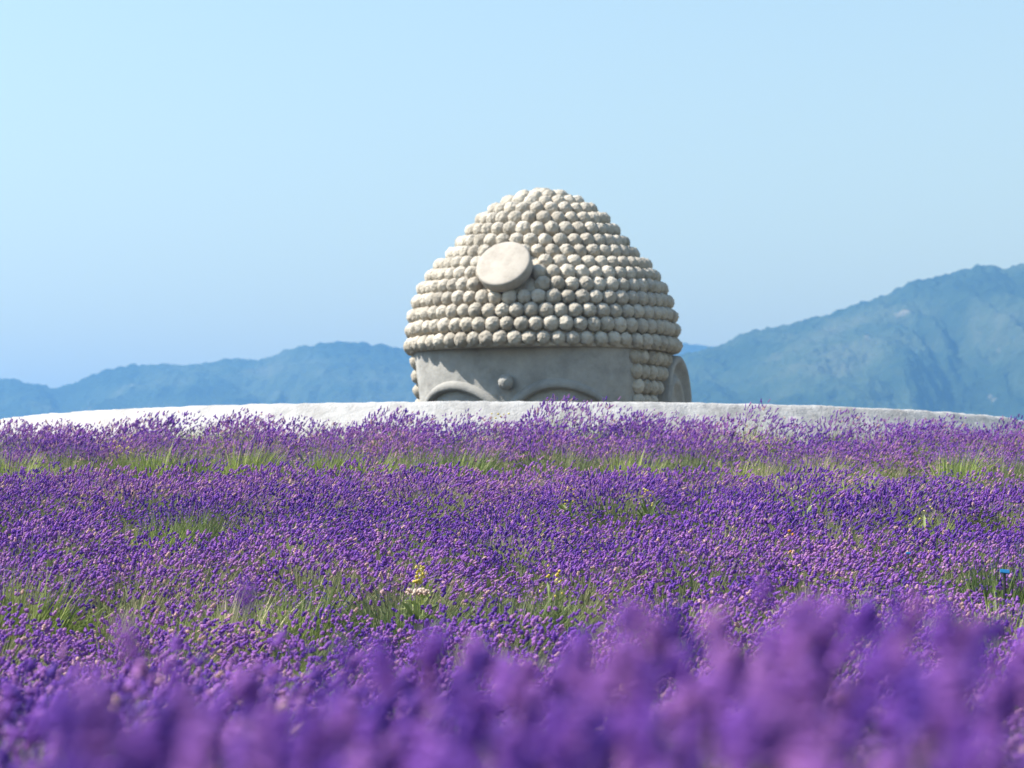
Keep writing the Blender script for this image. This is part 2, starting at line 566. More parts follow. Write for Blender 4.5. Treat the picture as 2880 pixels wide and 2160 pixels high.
# face: oval in plan, flatter in front, tapering down to the neck
def brow_line(th):
    t = (abs(math.degrees(th)) - 27.0) / 22.5
    return 2.375 - 0.30 * t * t


def face_r(th, z):
    """radius of the face surface at angle th from the facing direction"""
    c, s = abs(math.cos(th)), abs(math.sin(th))
    b = 1.88 if math.cos(th) > 0 else 2.02
    a_ = 2.01
    e = 2.6
    r = ((c / b) ** e + (s / a_) ** e) ** (-1 / e)
    t = np.interp(z, [-6.0, -3.0, -1.9, -0.4, 0.4, 1.2, 2.0, 2.95], [1.3, 1.2, 0.70, 0.66, 0.74, 0.86, 0.945, 1.0])
    return r * t


def socket(th, z):
    """how far the eye hollow is cut back below the brow"""
    if abs(th) > R(75): return 0.0
    t = brow_line(th) - 0.10 - z
    d = abs(math.degrees(th))
    side = min(1, max(0, (d - 3) / 5)) * min(1, max(0, (62 - d) / 8))
    return 0.05 * min(1, max(0, t / 0.03)) * side * (1 - 0.6 * min(1, max(0, (t - 0.1) / 0.6)))


def face_point(th, z, out=0.0):
    return polar(FACE + th, face_r(th, z) + out, z)


zs = np.concatenate([np.linspace(-6.02, -1.9, 8), np.linspace(-1.8, 1.5, 24), np.linspace(1.52, 2.935, 110)])
ths = np.concatenate([np.linspace(-R(75), R(75), 260), np.linspace(R(77), R(283), 70)])
v = []
for th in ths:
    thn = (th + math.pi) % (2 * math.pi) - math.pi
    for z in zs:
        rough = 0.012 * (mnoise.noise(Vector((th * 5, z * 3, 1.3))) + 0.5 * mnoise.noise(Vector((th * 14, z * 8, 4.3))))
        v.append(face_point(thn, z, rough - socket(thn, z))[:])
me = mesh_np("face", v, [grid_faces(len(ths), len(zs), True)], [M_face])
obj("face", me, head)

for side in (1, -1):                        # raised brows
    v = []; cols = 60
    prof = [(-0.03, -0.02), (-0.01, 0.012), (0.015, 0.040), (0.055, 0.058), (0.10, 0.060), (0.132, 0.040), (0.142, -0.10)]
    for k in range(cols):
        t = k / (cols - 1) * 2 - 1
        dth = 27.0 + 24.8 * t
        th = side * R(dth)
        sl = -0.30 * 2 * ((dth - 27) / 22.5) / R(22.5) / 2.0     # slope of the line on the surface
        nx_, nz_ = sl / math.hypot(1, sl), -1 / math.hypot(1, sl)
        taper = 1 - 0.35 * max(0, t if side else t) ** 2
        z0 = brow_line(th)
        for off, h in prof:
            off2 = off * taper
            th2 = th + side * (-nx_) * off2 / 2.0 * -1
            z2 = z0 + nz_ * off2
            v.append(face_point(th2, z2, h * taper if h > 0 else h)[:])
    me = mesh_np("eyebrow", v, [grid_faces(cols, len(prof))], [M_face])
    obj("eyebrow", me, head)

# dot between the brows
me = curl_mesh(31, 4)
me.materials.clear(); me.materials.append(M_face)
dot = bpy.data.objects.new("forehead_dot", me); link(dot, head)
upx, upy, ud = 1409, 1072, 37.25
dp_ = Vector(((upx - 1440) / F * ud - HX, ud - HY, (HZ - upy) / F * ud + ZB))
daz = math.atan2(dp_.x, -dp_.y)
dthn = daz - FACE
dsurf = face_point(dthn, dp_.z - ZB, 0.10)
dot.matrix_local = Matrix.Translation(dsurf) @ Vector((math.sin(daz), -math.cos(daz), 0)).to_track_quat('Z', 'Y').to_matrix().to_4x4() @ Matrix.Diagonal((0.122, 0.122, 0.115, 1))


# ears: bowl with a rolled outer rim and an inner fold
def ear(side):
    P0 = polar(FACE + side * R(97), 1.93, 0); P1 = polar(FACE + side * R(117), 2.27, 0)
    P0.z = P1.z = 0
    eu = (P1 - P0); wid = eu.length; eu.normalize()
    ez = Vector((0, 0, 1))
    en = eu.cross(ez)
    if en.dot(Vector((math.sin(FACE + side * R(75)), -math.cos(FACE + side * R(75)), 0))) < 0: en = -en
    c = P0 + eu * wid * 0.45
    cz = 1.95 + ZB
    def at(u, w, h): return c + eu * u + ez * (w + cz) + en * h
    a_, b_ = 0.46, 0.92
    na, nr = 72, 30
    v = []
    rs = np.linspace(0, 1.0, nr)
    for i in range(na):
        t = 2 * math.pi * i / na
        for r_ in rs:
            # section from bowl to rim: hollow, inner fold, groove, rolled rim, outer flank
            if r_ < 0.9:
                q = r_ / 0.9
                h = -0.05 + 0.02 * q
                h += 0.105 * math.exp(-((q - 0.56) / 0.10) ** 2)
                h += 0.15 * math.exp(-((q - 0.93) / 0.13) ** 2)
            else:
                q = (r_ - 0.9) / 0.1
                h = 0.07 - 0.5 * q
            rr_ = min(r_ / 0.9, 1.0) + (0.02 * math.sin((r_ - 0.9) * 31.4) if r_ > 0.9 else 0)
            lobe = 1 - 0.25 * max(0, -math.sin(t))
            v.append(at(math.cos(t) * a_ * rr_ * lobe, math.sin(t) * b_ * rr_, h + 0.10)[:])
    me = mesh_np("ear", v, [grid_faces(na, nr, True)], [M_face])
    obj("ear", me, head)


ear(1); ear(-1)

# ------------------------------------------------------------------ plants
def frames(dirs):
    """orthonormal frames for direction vectors (n,3)"""
    d = dirs / np.linalg.norm(dirs, axis=1, keepdims=True)
    ref = np.where(np.abs(d[:, 2:3]) < 0.95, np.array([[0, 0, 1.0]]), np.array([[1.0, 0, 0]]))
    s = np.cross(ref, d); s /= np.linalg.norm(s, axis=1, keepdims=True)
    t = np.cross(d, s)
    return s, t, d


SIDES = 5
_hz = np.array([0.0, 0.10, 0.27, 0.36, 0.55, 0.64, 0.84, 0.96])
_hr = np.array([0.40, 0.95, 1.00, 0.72, 0.95, 0.68, 0.80, 0.34])


def heads(base, dirs, length, width, rg, sides=SIDES, hz=_hz, hr=_hr):
    """flower spikes: stacked whorls; returns verts and faces"""
    n = len(base); nr = len(hz)
    s, t, d = frames(dirs)
    a0 = rg.uniform(0, 6.28, n)
    k = np.arange(sides)
    ang = a0[:, None, None] + (k[None, None, :] + 0.5 * (np.arange(nr)[None, :, None] % 2)) * 2 * np.pi / sides
    rad = hr[None, :, None] * width[:, None, None] * 0.5 * rg.uniform(0.72, 1.28, (n, nr, sides))
    zz = (hz[None, :, None] + rg.uniform(-0.035, 0.035, (n, nr, sides))) * length[:, None, None]
    v = base[:, None, None, :] + (np.cos(ang) * rad)[..., None] * s[:, None, None, :] + (np.sin(ang) * rad)[..., None] * t[:, None, None, :] + zz[..., None] * d[:, None, None, :]
    v = v.reshape(n, nr * sides, 3)
    top = (base + d * length[:, None] * 1.03)[:, None, :]
    v = np.concatenate([v, top], 1)
    q = []
    for r_ in range(nr - 1):
        for j in range(sides):
            q.append((r_ * sides + j, r_ * sides + (j + 1) % sides, (r_ + 1) * sides + (j + 1) % sides, (r_ + 1) * sides + j))
    tr = [((nr - 1) * sides + j, (nr - 1) * sides + (j + 1) % sides, nr * sides) for j in range(sides)]
    per = nr * sides + 1
    offs = np.arange(n)[:, None, None] * per
    return v.reshape(-1, 3), (np.array(q)[None] + offs).reshape(-1, 4), (np.array(tr)[None] + offs).reshape(-1, 3), per


def blades(p0, p1, w, rg, bend=0.0):
    """narrow bent strips from p0 to p1"""
    n = len(p0)
    d = p1 - p0
    a_ = rg.uniform(0, 6.28, n)
    side = np.stack([np.cos(a_), np.sin(a_), np.zeros(n)], 1) * w[:, None] * 0.5
    mid = p0 + d * 0.55
    mid[:, 2] += bend * np.linalg.norm(d, axis=1)
    v = np.stack([p0 - side, p0 + side, mid - side * 0.9, mid + side * 0.9, p1], 1)
    o = np.arange(n)[:, None] * 5
    q = np.concatenate([o + np.array([[0, 1, 3, 2]])], 0)
    t = np.concatenate([o + np.array([[2, 3, 4]])], 0)
    return v.reshape(-1, 3), q, t


LEAN = np.array([0.12, 0.0, 0.0])


def bush(seed, n, rad, hgt, hl=0.036, hw=0.0235, nleaf=240, dome=0.44, mean=0.42, sp=1.0):
    """a lavender bush: (plant mesh of stems and leaves, mesh of flower spikes)"""
    rg = np.random.default_rng(seed)
    a_ = rg.uniform(0, 2 * np.pi, n); r_ = np.sqrt(rg.uniform(0, 1, n)) * rad * sp
    jig = 1 + 0.18 * np.sin(a_ * 3 + seed) + 0.1 * np.sin(a_ * 5 + 2 * seed)
    tip = np.stack([r_ * jig * np.cos(a_), r_ * jig * np.sin(a_), hgt * (1 - dome * (r_ / rad) ** 2) * rg.uniform(0.80, 1.04, n)], 1)
    low = rg.uniform(0, 1, n) < 0.22
    tip[low, 2] *= rg.uniform(0.72, 0.95, low.sum())
    tip += LEAN * tip[:, 2:3] * 2 * rg.uniform(0.3, 1.7, n)[:, None]
    foot = np.stack([r_ * 0.35 * np.cos(a_), r_ * 0.35 * np.sin(a_), np.full(n, 0.0)], 1)
    d = tip - foot
    d = d / np.linalg.norm(d, axis=1, keepdims=True) + rg.normal(0, 0.27, (n, 3)) + LEAN * 2.0
    L = hl * rg.uniform(0.5, 1.5, n); W = hw * rg.uniform(0.6, 1.3, n)
    fv, fq, ft, per = heads(tip, d, L, W, rg)
    tint = np.clip(rg.normal(mean, 0.22, n), 0, 0.84)
    faded = rg.uniform(0, 1, n) < 0.045
    tint[faded] = rg.uniform(0.9, 1.15, faded.sum())
    # stems
    sv, sq, st = blades(foot + d * 0, tip + d * 0.004, np.full(n, 0.0042), rg)
    tint_s = np.repeat(rg.uniform(0.35, 0.95, n), 5)
    # leaves
    m = nleaf
    b = rg.uniform(0, 2 * np.pi, m); rb = np.sqrt(rg.uniform(0, 1, m)) * rad * 0.9
    l0 = np.stack([rb * 0.8 * np.cos(b), rb * 0.8 * np.sin(b), hgt * (0.10 + 0.40 * rg.uniform(0, 1, m)) * (1 - 0.45 * (rb / rad) ** 2)], 1)
    up = np.stack([np.cos(b) * 0.6, np.sin(b) * 0.6, np.full(m, 1.0)], 1) + rg.normal(0, 0.35, (m, 3))
    l1 = l0 + up / np.linalg.norm(up, axis=1, keepdims=True) * rg.uniform(0.08, 0.19, m)[:, None]
    lv, lq, lt = blades(l0, l1, rg.uniform(0.006, 0.012, m), rg, 0.05)
    tint_l = np.repeat(rg.uniform(0.0, 0.8, m), 5)
    pv = np.concatenate([sv, lv]); no = len(sv)
    plant = mesh_np("lavender_bush", pv, [np.concatenate([sq, lq + no]), np.concatenate([st, lt + no])], [M_leaf], attrs={"tint": np.concatenate([tint_s, tint_l])})
    fl = mesh_np("flowers", fv, [fq, ft], [M_flower], smooth=False, attrs={"tint": np.repeat(tint, per)})
    return plant, fl


def tuft(seed, n, rad, hgt, mat, w=0.006, spread=0.9, lean=0.10):
    rg = np.random.default_rng(seed)
    a_ = rg.uniform(0, 2 * np.pi, n); r0 = np.sqrt(rg.uniform(0, 1, n)) * rad * 0.45
    p0 = np.stack([r0 * np.cos(a_), r0 * np.sin(a_), np.zeros(n)], 1)
    h = hgt * rg.uniform(0.45, 1.08, n)
    out = rg.uniform(0.1, 1, n) * spread * rad
    p1 = p0 + np.stack([np.cos(a_) * out + lean * h * 2 * rg.uniform(0, 1.6, n), np.sin(a_) * out, h * (1 - 0.35 * (out / rad) ** 2)], 1) + rg.normal(0, 0.02, (n, 3))
    v, q, t = blades(p0, p1, w * rg.uniform(0.6, 1.4, n), rg, 0.10)
    return mesh_np("leaf_tuft", v, [q, t], [mat], attrs={"tint": np.repeat(np.clip(rg.normal(0.45, 0.25, n), 0, 1), 5)})


full = [bush(100 + s, 440, 0.58, 0.50 + 0.03 * (s % 3), hl=0.026, hw=0.0185, mean=0.47) for s in range(8)]
mid_full = [bush(130 + s, 420, 0.58, 0.50 + 0.03 * (s % 3), hl=0.028, hw=0.0175, mean=0.30) for s in range(6)]
far_full = [bush(150 + s, 380, 0.58, 0.50 + 0.03 * (s % 3), hl=0.034, hw=0.0160, mean=0.40) for s in range(6)]
thin = [bush(200 + s, 190, 0.50, 0.50, hl=0.032, hw=0.0165, nleaf=260) for s in range(4)]
sparse = [bush(300 + s, [190, 240, 150, 280][s % 4], 0.42, 0.60 + 0.04 * (s % 3), hl=0.042, hw=0.0165, nleaf=220, dome=0.40) for s in range(6)]
tufts = {
    'green': [tuft(400 + s, 300, 0.32, 0.53, M_tuft) for s in range(4)],
    'dark': [tuft(420 + s, 300, 0.32, 0.53, M_darktuft) for s in range(3)],
    'dry': [tuft(440 + s, 260, 0.32, 0.53, M_dry, spread=1.1) for s in range(3)],
    'grey': [tuft(460 + s, 300, 0.34, 0.54, M_leaf) for s in range(3)],
}

def column(x, y):
    """what in the distance a plant stands below"""
    px = 1440 + F * x / y
    for lim, t in ((170, "at the left edge"), (480, "below the low left hills"), (800, "below the middle of the hills"), (1110, "below the hilltop"), (1300, "below the left brow"),
                   (1500, "below the forehead dot"), (1700, "below the right brow"), (1940, "below the stone ear"), (2250, "below the foot of the mountain"), (2560, "below the mountain slope"), (2760, "below the mountain top")):
        if px < lim: return t
    return "at the right edge"


# leafy tufts with few or no flowers, set on the slope where the photograph shows them
tuft_list = []
STRIP = "green tufts in the strip below the topmost lavender row"
for px, py, kd, s in [(20, 1288, 'green', 1.0), (112, 1290, 'green', 1.15), (255, 1292, 'dry', .9), (340, 1280, 'green', .85), (425, 1280, 'dark', .8), (470, 1282, 'green', .8), (545, 1278, 'green', 1.2), (640, 1276, 'dark', .9), (700, 1280, 'green', .9), (765, 1278, 'green', 1.1), (850, 1270, 'dark', .9), (905, 1276, 'dry', .8), (985, 1274, 'green', 1.2), (1040, 1276, 'green', .8), (1095, 1274, 'green', 1.0), (1150, 1270, 'dry', .7), (1220, 1266, 'dark', 1.0), (1325, 1262, 'dark', 1.2), (1290, 1270, 'green', 1.0), (1450, 1268, 'dark', .9), (1530, 1266, 'green', .7), (1580, 1266, 'grey', .9), (1690, 1264, 'green', 1.0), (1745, 1268, 'grey', 1.0), (1850, 1266, 'grey', .9), (1940, 1266, 'green', 1.0), (2005, 1268, 'dry', .8), (2060, 1264, 'grey', 1.0), (2160, 1270, 'dry', 1.0), (2190, 1272, 'green', .8), (2250, 1270, 'green', .8), (2460, 1272, 'green', 1.1), (2560, 1270, 'grey', 1.0), (2700, 1272, 'green', .9), (2790, 1274, 'green', .7)]:
    tuft_list.append((px, py, kd, s, STRIP, "tuft in the highest green strip"))
TOPG = "green clumps among the topmost lavender row"
for px, py, kd, s in [(30, 1215, 'grey', 1.0), (315, 1205, 'green', 1.0), (510, 1198, 'dark', 1.15), (555, 1206, 'green', 1.0), (650, 1215, 'grey', .9), (745, 1222, 'dry', .8), (925, 1190, 'grey', 1.2), (810, 1225, 'dark', .6), (1080, 1200, 'green', .6), (1410, 1185, 'dry', .6), (1580, 1215, 'grey', .7), (1980, 1225, 'green', 1.0), (2100, 1220, 'dry', 1.1), (2170, 1190, 'green', .8), (2340, 1215, 'grey', .9), (2430, 1216, 'dark', .9), (2470, 1218, 'dry', .8), (2610, 1190, 'green', .6), (2640, 1222, 'green', .8), (2760, 1240, 'green', .8)]:
    tuft_list.append((px, py, kd, s, TOPG, "clump without flowers in the topmost row"))
RIGHT = "green tufts in the second strip, in the right half of the field"
for px, py, kd, s in [(2190, 1345, 'green', .9), (2275, 1352, 'dark', .9), (2375, 1350, 'green', 1.1), (2445, 1346, 'grey', .8), (2510, 1350, 'green', .9), (2600, 1350, 'dark', 1.0), (2660, 1348, 'grey', .8), (2745, 1350, 'grey', .9), (2850, 1350, 'dark', .9), (2030, 1355, 'dark', .6)]:
    tuft_list.append((px, py, kd, s, RIGHT, "tuft in the short second green strip"))
MID = "green tufts scattered over the middle of the field"
for px, py, kd, s in [(430, 1468, 'green', 1.1), (485, 1450, 'dark', 1.2), (355, 1450, 'grey', .8), (590, 1440, 'grey', 1.1), (870, 1435, 'dark', 1.0), (1240, 1415, 'dark', .7), (730, 1485, 'grey', .9), (800, 1490, 'green', 1.0), (865, 1495, 'dry', .8), (385, 1520, 'dry', .8), (1060, 1512, 'green', .7), (1120, 1508, 'grey', .8), (1190, 1512, 'dry', .8), (1310, 1518, 'grey', 1.0), (1660, 1430, 'grey', .7), (2600, 1440, 'green', .9), (2530, 1475, 'grey', .9), (2220, 1430, 'dry', .8), (2820, 1495, 'green', .9), (2520, 1500, 'dark', .8), (2320, 1510, 'dark', .7), (2190, 1512, 'dark', .6), (1640, 1478, 'dark', .8), (1100, 1350, 'dry', .6)]:
    tuft_list.append((px, py, kd, s, MID, "tuft among bushes in the middle field"))
LOW = "green tufts in the lowest sharp strip of the field"
for px, py, kd, s in [(50, 1660, 'green', 1.3), (105, 1640, 'green', 1.0), (285, 1650, 'green', .9), (420, 1650, 'dark', .6), (545, 1648, 'green', .9), (655, 1655, 'dry', 1.1), (790, 1650, 'green', 1.1), (845, 1645, 'dark', 1.0), (1050, 1640, 'dark', .8), (1165, 1645, 'dark', .9), (1410, 1665, 'grey', 1.0), (1460, 1660, 'grey', 1.0), (1545, 1655, 'dark', .9), (1735, 1670, 'green', .7), (2545, 1580, 'dark', .9), (2590, 1578, 'green', .8), (2790, 1600, 'dark', 1.2), (2830, 1590, 'dark', 1.2), (2740, 1605, 'dark', .8), (2840, 1705, 'green', 1.2), (2790, 1712, 'green', .9), (2020, 1600, 'dark', .6), (2480, 1610, 'dry', .8), (1570, 1825, 'green', .8), (60, 1790, 'dry', .8), (780, 1740, 'green', .7), (945, 1750, 'dry', .6)]:
    tuft_list.append((px, py, kd, s, LOW, "tuft in the lowest sharp part"))

GAP_D = 25.05                               # distance of the green strip
tuft_xy = []
for px, py, kd, s, grp, lab in tuft_list:
    x, y = at_pixel(px, py - 12, 0.03)
    if grp == STRIP:
        q = (MY - GAP_D + random.uniform(-0.3, 0.15)) / math.hypot(x - MX, y - MY)
        x, y = MX + (x - MX) * q, MY + (y - MY) * q
        s *= 1.16
    if y < 18: s *= 0.92
    tuft_xy.append((x, y, (0.33 if y > 18 else 0.27) * s))
    o = obj({'green': "grass_tuft", 'dark': "grass_tuft", 'dry': "dry_tuft", 'grey': "leafy_tuft"}[kd], random.choice(tufts[kd]), None, (x, y, float(gz(x, y)) - 0.02))
    o.rotation_euler.z = random.uniform(-0.5, 0.5)
    o.scale = (s * 1.05, s * 1.05, s * random.uniform(0.85, 1.1))
    adj = {'green': "fresh green ", 'dark': "dark green ", 'dry': "dry straw coloured ", 'grey': "grey green "}[kd]
    tag(o, adj + lab + ", " + column(x, y), "plant", grp + ", " + adj.strip())
tuft_arr = np.array(tuft_xy)

# lavender bushes in curved rows
used = []
side_pts = []
nrow = 0

BANDS = [
    (27.2, "lavender bush with sparse tall spikes in the topmost row", "lavender bushes of the topmost row"),
    (25.3, "lavender bush just behind the green strip", "lavender bushes behind the green strip"),
    (21.4, "violet lavender bush in the band under the green strip", "lavender bushes of the band below the green strip"),
    (19.2, "violet lavender bush just above the middle of the field", "lavender bushes above the middle of the field"),
    (17.2, "violet lavender bush halfway up the field", "lavender bushes halfway up the field"),
    (15.2, "mauve lavender bush just under the middle of the field", "lavender bushes under the middle of the field"),
    (13.2, "mauve lavender bush in the lower half", "lavender bushes in the lower half"),
    (9.5, "lavender bush in the lowest sharp row", "lavender bushes of the lowest sharp row"),
    (-1, "softly blurred lavender bush behind the nearest spikes", "lavender bushes behind the nearest spikes"),
]
d = 30.05
while d > 3.9:
    rho = MY - d
    topmost = d > 27.3
    step = 0.80 if not topmost else 0.62
    half = 0.212 * d + 7.4
    amax = math.asin(min(0.98, half / rho)) if rho > half else math.pi / 2
    ph = random.uniform(0, step)
    for s_ in np.arange(-amax * rho + ph, amax * rho, step):
        aa = s_ / rho
        rj = rho + random.uniform(-0.12, 0.12)
        x = MX + rj * math.sin(aa) + random.uniform(-0.10, 0.10); y = MY - rj * math.cos(aa)
        if abs(MY - rj - GAP_D) < 0.62: continue
        lim = 0.2125 * y + 0.45
        blocked = len(tuft_arr) and np.any(np.hypot(tuft_arr[:, 0] - x, tuft_arr[:, 1] - (y - 0.0)) < tuft_arr[:, 2])
        px = 1440 + F * x / y
        if abs(MY - rj - 21.2) < 0.5 and px > 2000: blocked = True
        if blocked: continue
        if abs(x) > lim:
            if abs(x) < lim + 6.5 and y < 31: side_pts.append((x, y, topmost))
            continue
        low = 1.0
        if len(tuft_arr):
            ddx = np.abs(tuft_arr[:, 0] - x); ddy = tuft_arr[:, 1] - y
            if np.any((ddx < 0.30 + tuft_arr[:, 2] * 0.5) & (ddy > 0) & (ddy < 1.25)): low = 0.80 if y > 18 else 0.88
        if 0 < GAP_D - (MY - rj) < 2.2: low = min(low, 0.66 if GAP_D - (MY - rj) < 1.35 else 0.84)
        used.append((x, y, topmost, MY - rj, low))
    d -= 0.58 if topmost else 0.82
print("bushes in view", len(used), "beside", len(side_pts))


def put_bush(mesh_pair, x, y, s, rz, label, group, zs=1.0, dz=0.0):
    o = obj("lavender_bush", mesh_pair[0], None, (x, y, float(gz(x, y)) - 0.02 + dz))
    o.rotation_euler.z = rz
    o.scale = (s, s, s * zs)
    c = obj("flowers", mesh_pair[1], o)
    tag(c, kind='stuff')
    tag(o, label, "lavender", group)
    return o


for x, y, top, dd, low in used:
    for lim, lab, grp in BANDS:
        if dd > lim: break
    if top and dd > 28.4: pair = random.choice(sparse)
    elif top or 25.3 < dd < 27.4: pair = random.choice(thin + sparse[:2] + far_full[:2])
    else: pair = random.choice(full if dd < 16 else (mid_full if dd < 20.5 else far_full)) if random.random() < 0.86 else random.choice(thin)
    zs = random.uniform(0.86, 1.10)
    if top and dd > 28.4: zs = random.uniform(0.86, 1.16) * (0.84 if abs(x / y) > 0.155 else 1.0)
    zs *= low
    if dd < 7.5: zs *= 0.80
    put_bush(pair, x, y, random.uniform(0.95, 1.16), random.uniform(-0.7, 0.7), lab + ", " + column(x, y), grp, zs)

# two tall bushes that stand clear of the rim
for px, py, lab in [(1775, 1150, "dense lavender bush rising highest above the rim, in front of the stone ear"), (1075, 1150, "dense lavender bush on the rim line, just left of the stone head")]:
    x, y = (px - 1440) / F * 29.7, 29.7
    put_bush(sparse[3], x, y, 0.95, 0.3, lab, None, 1.18 if px > 1500 else 0.9)

# the field goes on at both sides of the picture
src = bpy.data.collections.new("lavender_source")
for k, (pl, fl) in enumerate(full[:4]):
    bm_ = bpy.data.meshes.new("lavender_source")
    b2 = bmesh.new(); b2.from_mesh(pl); n0 = len(b2.faces); b2.from_mesh(fl)
    b2.faces.ensure_lookup_table()
    for f_ in b2.faces[n0:]: f_.material_index = 1
    b2.to_mesh(bm_); b2.free()
    bm_.materials.append(M_leaf); bm_.materials.append(M_flower)
    src.objects.link(bpy.data.objects.new("lavender_source", bm_))
pts = np.array([(x, y, float(gz(x, y)) - 0.02) for x, y, _ in side_pts])
fm = bpy.data.meshes.new("lavender_field")
fm.from_pydata(pts.tolist(), [], [])
fo = obj("lavender_field", fm)
tag(fo, kind='stuff')
ng = bpy.data.node_groups.new("lavender_field", 'GeometryNodeTree')
ng.interface.new_socket("Geometry", in_out='INPUT', socket_type='NodeSocketGeometry')
ng.interface.new_socket("Geometry", in_out='OUTPUT', socket_type='NodeSocketGeometry')
gi = ng.nodes.new("NodeGroupInput"); go = ng.nodes.new("NodeGroupOutput")
ci = ng.nodes.new("GeometryNodeCollectionInfo")
ci.inputs["Collection"].default_value = src
ci.inputs["Separate Children"].default_value = True
ci.inputs["Reset Children"].default_value = True
ip = ng.nodes.new("GeometryNodeInstanceOnPoints")
ip.inputs["Pick Instance"].default_value = True
rv = ng.nodes.new("FunctionNodeRandomValue"); rv.data_type = 'FLOAT_VECTOR'
rv.inputs[0].default_value = (0, 0, -0.8); rv.inputs[1].default_value = (0, 0, 0.8)
ng.links.new(gi.outputs[0], ip.inputs["Points"])
ng.links.new(ci.outputs[0], ip.inputs["Instance"])
ng.links.new(rv.outputs[0], ip.inputs["Rotation"])
ng.links.new(ip.outputs[0], go.inputs[0])
fo.modifiers.new("field", 'NODES').node_group = ng


# small flowering plants among the lavender
def flowering(name, px, py, mat, label, cat="flower", n=22, h=0.34, rad=0.09, size=0.022, leaf=M_darktuft, zr=0.18):
    x, y = at_pixel(px, py, 0.02)
    rg = np.random.default_rng(px)
    a_ = rg.uniform(0, 6.28, n); r_ = np.sqrt(rg.uniform(0, 1, n)) * rad
    tip = np.stack([r_ * np.cos(a_), r_ * np.sin(a_), PLANT * 1.0 + rg.uniform(-0.66, 0.33, n) * zr], 1)
    dirs = np.stack([rg.normal(0, .4, n), rg.normal(0, .4, n) - 0.2, np.ones(n)], 1)
    fv, fq, ft, per = heads(tip, dirs, np.full(n, size * 1.1), size * rg.uniform(0.9, 1.7, n), rg, 6, np.array([0, .3, .75]), np.array([.3, 1.0, .8]))
    foot = tip * np.array([0.35, 0.35, 0.0])
    sv, sq, st = blades(foot, tip, np.full(n, 0.006), rg)
    m = 60
    b = rg.uniform(0, 6.28, m); p0 = np.stack([np.cos(b) * rad * 0.5, np.sin(b) * rad * 0.5, rg.uniform(0.05, PLANT * 0.75, m)], 1)
    p1 = p0 + np.stack([np.cos(b) * 0.1, np.sin(b) * 0.1, rg.uniform(0.0, 0.12, m)], 1)
    lv, lq, lt = blades(p0, p1, rg.uniform(0.014, 0.026, m), rg, 0.15)
    no = len(sv)
    pm = mesh_np(name, np.concatenate([sv, lv]), [np.concatenate([sq, lq + no]), np.concatenate([st, lt + no])], [leaf], attrs={"tint": np.concatenate([np.full(len(sv), .6), np.repeat(rg.uniform(.2, .9, m), 5)])})
    o = obj(name, pm, None, (x, y, float(gz(x, y))))
    c = obj("blossom", mesh_np("blossom", fv, [fq, ft], [mat], attrs={"tint": np.repeat(rg.uniform(0, 1, n), per)}), o)
    tag(o, label, cat)


flowering("yellow_flower", 1180, 1618, M_yellow, "small plant with a pale yellow flower cluster, in the lower middle of the field", n=26, rad=0.032, size=0.015, leaf=M_tuft, zr=0.09)
flowering("yellow_flower", 340, 1262, M_yellow, "low yellow flowering plant in the green strip below the topmost lavender row", n=44, rad=0.15, size=0.015, leaf=M_tuft)
flowering("yellow_flower", 1408, 1180, M_yellow, "little yellow flowers by the rim under the stone forehead", n=14, rad=0.12, size=0.02, leaf=M_tuft)
flowering("yellow_flower", 1600, 1395, M_yellow, "pale yellow blossoms halfway up the field, below the stone head", n=10, rad=0.09, size=0.012)
flowering("yellow_flower", 1822, 1400, M_yellow, "cream yellow blossoms on a tall stalk halfway up the field, below the ear", n=13, rad=0.07, size=0.013)
flowering("cream_flower", 2752, 1402, M_cream, "pale cream blossoms near the right edge, halfway up the field", n=9, rad=0.07, size=0.015)
flowering("yellow_flower", 1552, 1632, M_yellow, "dark leafy plant dotted with small yellow flowers, low in the middle of the field", n=14, rad=0.07, size=0.014)
flowering("orange_flower", 2224, 1523, M_orange, "single orange flower among lavender right of the middle", n=3, rad=0.012, size=0.018)
flowering("pale_flower", 1178, 1672, M_cream, "flat pale pink flower head in front of the yellow flower cluster", n=46, rad=0.06, size=0.014, zr=0.03)
flowering("cream_flower", 2240, 1412, M_cream, "loose peach coloured blossoms above the middle of the right half", n=10, rad=0.12, size=0.013)
flowering("yellow_flower", 2600, 1445, M_yellow, "yellowish buds in a grey green tuft, right half of the field", n=8, rad=0.08, size=0.012)


# blue markers on dark stakes
def marker(px, py, w, label):
    x, y = at_pixel(px, py, 0.035)
    z = (HZ - py) / F * y + CZ
    g = float(gz(x, y))
    o = bpy.data.objects.new("plant_marker", None); link(o)
    o.location = (x, y, g)
    h = z - g
    bm = bmesh.new()
    bmesh.ops.create_cube(bm, size=1.0)
    bmesh.ops.scale(bm, vec=(w, 0.012, w * 0.42), verts=bm.verts)
    bmesh.ops.bevel(bm, geom=bm.edges[:], offset=0.002, segments=2, affect='EDGES')
    bmesh.ops.rotate(bm, matrix=Matrix.Rotation(0.10, 3, 'Y') @ Matrix.Rotation(-0.35, 3, 'X'), verts=bm.verts)
    bmesh.ops.translate(bm, vec=(0, 0, h), verts=bm.verts)
    me = bpy.data.meshes.new("plate"); bm.to_mesh(me); bm.free(); me.materials.append(M_blue)
    obj("plate", me, o)
    bm = bmesh.new()
    bmesh.ops.create_cone(bm, cap_ends=True, segments=8, radius1=0.10 * w, radius2=0.17 * w, depth=h)
    bmesh.ops.translate(bm, vec=(0, 0.010, h / 2 - 0.01), verts=bm.verts)
    me = bpy.data.meshes.new("stake"); bm.to_mesh(me); bm.free(); me.materials.append(M_black)
    obj("stake", me, o)
    tag(o, label, "marker")


marker(2822, 1607, 0.054, "bright blue plate on a dark stake, near the right edge of the field")
marker(2552, 1556, 0.030, "smaller blue marker on a dark stake beside a dark green tuft")

